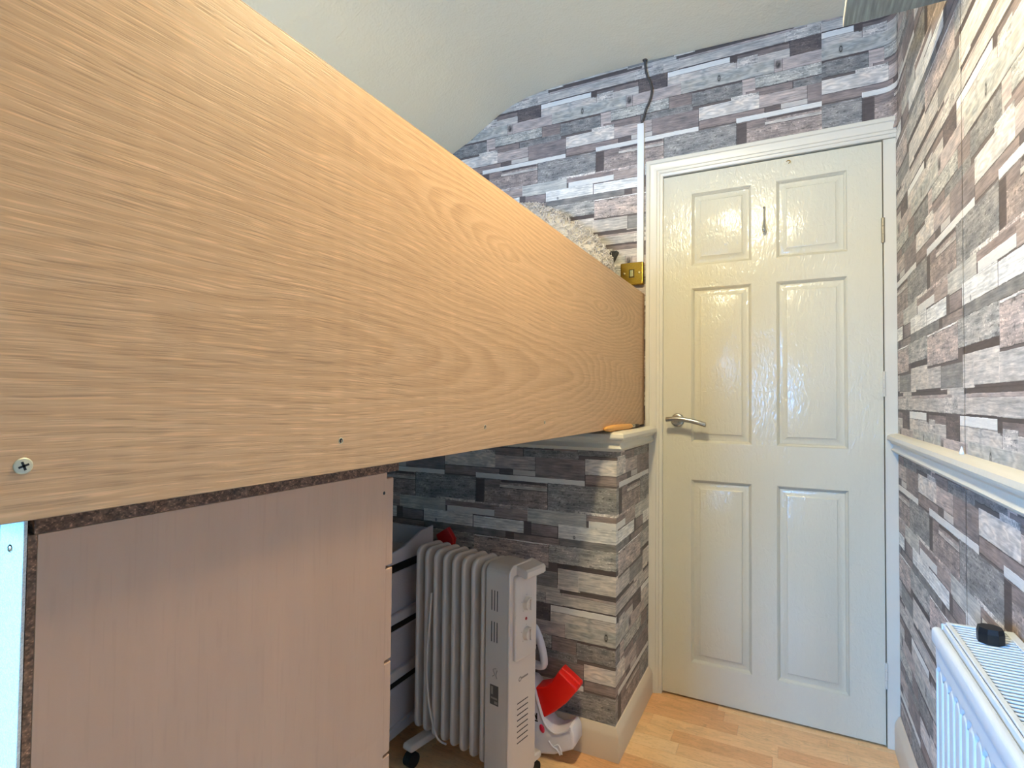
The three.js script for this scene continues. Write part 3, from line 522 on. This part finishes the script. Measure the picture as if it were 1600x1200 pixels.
// ---------------------------------------------------------------- wall radiator
{
  const F = 0.2035, B = RX - 0.006, Z0 = 1.052, Z1 = 1.86, T = 0.767, Y0 = 0.16;
  const r = thing('wall_radiator', 'white ribbed wall radiator with a slatted top grille', 'radiator', [0.255, 0, 1.45]);
  const at = (g) => g.translate(-0.255, 0, -1.45);
  { // pressed front plate with upright flutes that end in rounded tops
    const nz = 400, ny = 60, pos = [], idx = [], pitch = 0.0335;
    for (let j = 0; j <= ny; j++) for (let i = 0; i <= nz; i++) {
      const z = Z0 + 0.003 + (Z1 - Z0 - 0.006) * i / nz, tt = j / ny, y = Y0 + (T - 0.022 - Y0) * (tt < 0.5 ? tt * 1.6 : 0.8 + (tt - 0.5) * 0.4);
      const u = ((z - Z0 - 0.012) / pitch % 1 + 1) % 1, lx = (u - 0.5) * pitch, top = T - 0.064 - 0.020 * (1 - Math.sqrt(Math.max(0, 1 - (lx / (pitch * 0.5)) ** 2)));
      const ch = smooth(0.5, 0.30, Math.abs(u - 0.5)) * smooth(top, top - 0.010, y) * smooth(Y0 + 0.03, Y0 + 0.045, y);
      pos.push(F + 0.004 - 0.0 + 0.0075 * (1 - ch) * smooth(top, top - 0.004, y) * smooth(Y0 + 0.03, Y0 + 0.04, y), y, z);
      if (i && j) { const a = j * (nz + 1) + i; idx.push(a - nz - 2, a - 1, a - nz - 1, a - nz - 1, a - 1, a); }
    }
    part('front_panel', at(geometry(pos, idx)), M.whiteMetal, r);
  }
  part('back_panel', at(box(B - 0.03, B - 0.016, Y0, T - 0.03, Z0 + 0.003, Z1 - 0.003, 0.004)), M.whiteMetal, r);
  const fins = []; for (let z = Z0 + 0.02; z < Z1 - 0.02; z += 0.02) fins.push(box(F + 0.022, B - 0.032, Y0 + 0.03, T - 0.11, z, z + 0.001));
  part('convector_fins', at(merge(fins)), M.creamDark, r);
  for (const [a, b] of [[Z0, Z0 + 0.0025], [Z1 - 0.0025, Z1]]) part('side_panel', at(box(F + 0.012, B, Y0 + 0.01, T - 0.0035, a, b)), M.whiteMetal, r);
  part('front_roll', at(sweep([...roundRect(-0.001, 0.013, T - 0.034, T - 0.010, [0.003, 0.003, 0.006, 0.0068])].map(([x, y]) => [x, y]), [[F, Z0 + 0.001], [F, Z1]], -1, (x, z, y) => [2 * F - x, y, z])), M.whiteMetal, r);
  const g = part('top_grille', at(merge([box(F + 0.0135, F + 0.0175, T - 0.018, T - 0.004, Z0, Z1, 0.001), box(F + 0.0175, F + 0.024, T - 0.004, T - 0.0005, Z0, Z1, 0.001), box(B - 0.012, B, T - 0.004, T, Z0, Z1, 0.001), box(B - 0.002, B, T - 0.03, T - 0.004, Z0, Z1), box(F + 0.0185, B - 0.012, T - 0.004, T, Z0, Z0 + 0.008, 0.001), box(F + 0.0185, B - 0.012, T - 0.004, T, Z1 - 0.008, Z1, 0.001)])), M.whiteMetal, r);
  const slat = box(F + 0.022, B - 0.0115, T - 0.008, T - 0.001, -0.0024, 0.0024, 0.0020);
  for (let z = Z0 + 0.0142, i = 0; z < Z1 - 0.012; z += 0.0104, i++) {
    const m = part('slat', slat, M.whiteMetal, g); m.position.set(-0.255, 0, z - 1.45);
  }
  part('bracket', at(box(B, RX - 0.0022, 0.3, 0.6, 1.2, 1.23)), M.whiteMetal, r);
  part('bracket', at(box(B, RX - 0.0022, 0.3, 0.6, 1.66, 1.69)), M.whiteMetal, r);
  part('pipe', at(cyl(0.0075, 0.19, 14).translate(0.27, 0.096, Z1 - 0.03)), M.white, r);
  part('pipe', at(cyl(0.0075, 0.19, 14).translate(0.27, 0.096, Z0 + 0.03)), M.white, r);
  const cap = thing('valve_cap', 'small black eight-sided plastic cap lying on the radiator grille', 'cap', [0.2625, T - 0.0006, 1.112], 0.35);
  part('cap_body', toCreasedNormals(new THREE.CylinderGeometry(0.0168, 0.0165, 0.015, 8, 1).translate(0, 0.0076, 0), 0.3), M.black, cap);
  part('cap_crown', toCreasedNormals(new THREE.CylinderGeometry(0.0150, 0.0166, 0.007, 8, 1).translate(0, 0.0186, 0), 0.3), M.black, cap);
}
{ // shelf high on the right-hand wall
  const s = thing('wall_shelf', 'grey wood-effect shelf high on the right-hand wall, seen from below', 'shelf');
  part('board', box(0.1125, RX - 0.0022, 2.0, 2.018, 0.691, 1.75, 0.0008), M.shelf, s);
  part('edging', box(0.111, 0.1124, 2.0, 2.018, 0.691, 1.75), M.shelfEdge, s, 'cream edging strip');
  for (const z of [0.85, 1.6]) part('bracket', [box(RX - 0.006, RX - 0.0022, 2.0185, 2.12, z, z + 0.02), box(0.16, RX - 0.006, 2.0185, 2.0225, z, z + 0.02)], M.steel, s);
}
// ---------------------------------------------------------------- cable run and switch on the door wall
{
  const t = thing('cable_trunking', 'white plastic cable trunking running down to the brass switch', 'trunking');
  part('trunk_cover', box(-0.5445, -0.5185, 1.664, 2.221, 0.0015, 0.0155, 0.0012), M.white, t);
  const c = thing('grey_cable', 'grey cable curving from the ceiling into the white trunking', 'cable');
  part('sheath', tube([[-0.530, 2.221, 0.008], [-0.523, 2.24, 0.009], [-0.511, 2.277, 0.01], [-0.4955, 2.31, 0.01], [-0.4885, 2.345, 0.01], [-0.494, 2.375, 0.01], [-0.506, 2.405, 0.01], [-0.513, 2.435, 0.01], [-0.515, 2.462, 0.012], [-0.515, 2.474, 0.014]], 0.0046, 60, 10), M.cable, c);
  part('grommet', lathe([[0.005, -0.004], [0.009, -0.003], [0.01, 0]], 18).translate(-0.515, 2.4738, 0.014), M.cable, c);
  const s = thing('brass_switch', 'polished brass rocker switch on the wall beside the door frame', 'switch', [-0.5615, 1.619, 0.0014]);
  part('plate', prism(roundRect(-0.046, 0.046, -0.045, 0.045, 0.006), 0.026, 0.005, [], 4), M.brass, s);
  const k = part('rocker', box(-0.007, 0.007, -0.013, 0.013, 0.0255, 0.0315, 0.0025), M.brassBright, s);
  part('rocker_frame', [box(-0.0105, 0.0105, -0.0165, 0.0165, 0.0255, 0.0272)], std(0x4a3a14, 0.4, { metalness: 0.7 }), s);
  for (const x of [-0.030, 0.030]) part('screw', new THREE.SphereGeometry(0.0052, 16, 10).scale(1, 1, 0.6).translate(x, 0.002, 0.0262), M.brassBright, s);
  tag(mesh('wall_tab', prism([[-0.020, 0.0165], [0.020, 0.0165], [0.002, -0.02]], 0.035, 0.0008), M.black), 'small black triangular tab on the papered wall beside the fluffy cushion', 'tab').position.set(-0.640, 1.699, 0.0014);
}
{ // fluffy cushion propped on the mattress against the wall
  const c = thing('fluffy_cushion', 'fluffy grey-cream cushion leaning on the wall at the head of the bed', 'cushion', [-0.86, 1.42, 0.16]);
  const W = 0.315, H = 0.225, D = 0.085, surf = (a, b) => { const pw = (v, e) => Math.sign(v) * Math.abs(v) ** e; return V3(W * pw(Math.cos(b), 0.75) * pw(Math.cos(a), 0.8), H + H * pw(Math.sin(b), 0.8), D * pw(Math.cos(b), 0.9) * pw(Math.sin(a), 1)); };
  const pos = [], idx = [], na = 48, nb = 24;
  for (let j = 0; j <= nb; j++) for (let i = 0; i <= na; i++) { const v = surf(i / na * Math.PI * 2, (j / nb - 0.5) * Math.PI); pos.push(v.x, v.y, v.z); if (i && j) { const q = j * (na + 1) + i; idx.push(q - na - 2, q - na - 1, q - 1, q - 1, q - na - 1, q); } }
  const g = geometry(pos, idx);
  const bodyM = part('cushion_cover', g, M.fur, c);
  const strand = tube([[0, 0, 0], [0.003, 0.008, 0.001], [0.009, 0.013, 0.004], [0.016, 0.012, 0.006]], 0.0011, 6, 4), n = 7000;
  const pile = new THREE.InstancedMesh(strand, std(0xffffff, 0.95), n), m = new THREE.Matrix4(), q = new THREE.Quaternion(), up = V3(0, 1, 0), col = new THREE.Color();
  for (let i = 0; i < n; i++) {
    const a = rnd() * Math.PI * 2, b = Math.asin(rnd() * 2 - 1), v = surf(a, b), nrm = V3(v.x / W / W, (v.y - H) / H / H, v.z / D / D).normalize();
    nrm.add(V3(rnd() - 0.5, rnd() - 0.5, rnd() - 0.5).multiplyScalar(0.7)).normalize();
    q.setFromUnitVectors(up, nrm).multiply(new THREE.Quaternion().setFromAxisAngle(up, rnd() * 6.283));
    const s = 0.75 + 0.6 * rnd(); m.compose(v, q, V3(s, s, s)); pile.setMatrixAt(i, m);
    const f = 0.52 + 0.42 * rnd(); pile.setColorAt(i, col.setRGB(f * 0.95, f * 0.88, f * 0.80));
  }
  pile.name = 'fur_pile'; pile.userData.kind = 'stuff'; pile.castShadow = pile.receiveShadow = true; c.add(pile);
  c.rotation.set(-0.06, 0, -0.62, 'YXZ'); c.position.set(-1.05, 1.462, 0.135);
}
{ // small brush with a wooden handle lying on the dado ledge
  const b = thing('wooden_brush', 'small wooden-handled tool with a dark tip on the dado ledge', 'tool', [-0.502, 1.0285, 0.40]);
  const tip = V3(0.033, -0.004, -0.195), g = new THREE.Group();
  const turn = Math.atan2(-0.05, 1);
  const ax = (prof) => lathe(prof, 18).rotateX(-Math.PI / 2).rotateY(turn);
  part('handle', ax([[0, -0.14], [0.005, -0.138], [0.008, -0.12], [0.0105, -0.08], [0.0105, 0.02], [0.0085, 0.11], [0.006, 0.125], [0, 0.125]]), M.handleWood, b);
  part('ferrule', ax([[0, 0.125], [0.0062, 0.125], [0.0062, 0.155], [0, 0.155]]), M.steel, b);
  part('tip', ax([[0, 0.155], [0.0056, 0.155], [0.005, 0.20], [0.003, 0.215], [0, 0.215]]), M.black, b);
}
// ---------------------------------------------------------------- pendant lamp
{
  const [x, y, z] = LAMP, top = ceilAt(x);
  const l = thing('pendant_lamp', 'round glowing glass globe under a domed white shade hanging from the ceiling rose', 'lamp', [x, top, z]);
  part('ceiling_rose', lathe([[0, -0.025], [0.02, -0.024], [0.04, -0.012], [0.045, 0]], 24), M.white, l);
  part('flex', cyl(0.003, top - y - 0.13, 8).translate(0, -(top - y - 0.13) / 2 - 0.012, 0), M.white, l);
  part('lamp_holder', lathe([[0, 0.125], [0.008, 0.124], [0.017, 0.10], [0.017, 0.052], [0, 0.052]], 18).translate(0, y - top, 0), M.white, l);
  part('shade', lathe([[0.018, 0.118], [0.05, 0.113], [0.10, 0.092], [0.145, 0.050], [0.170, -0.005], [0.172, -0.004], [0.147, 0.053], [0.101, 0.096], [0.05, 0.117], [0.018, 0.122]], 36).translate(0, y - top, 0), M.white, l);
  const bulb = part('bulb', new THREE.SphereGeometry(0.08, 32, 20).translate(0, y - top, 0), M.bulb, l);
  bulb.castShadow = false;
  const p = new THREE.PointLight(LAMP_COLOR, LAMP_POWER); p.position.set(0, y - top, 0); p.castShadow = true; p.shadow.radius = 3.8; l.add(p);
}
scene.traverse((o) => { if (o.userData) delete o.userData.counts; });
renderer.render(scene, camera);
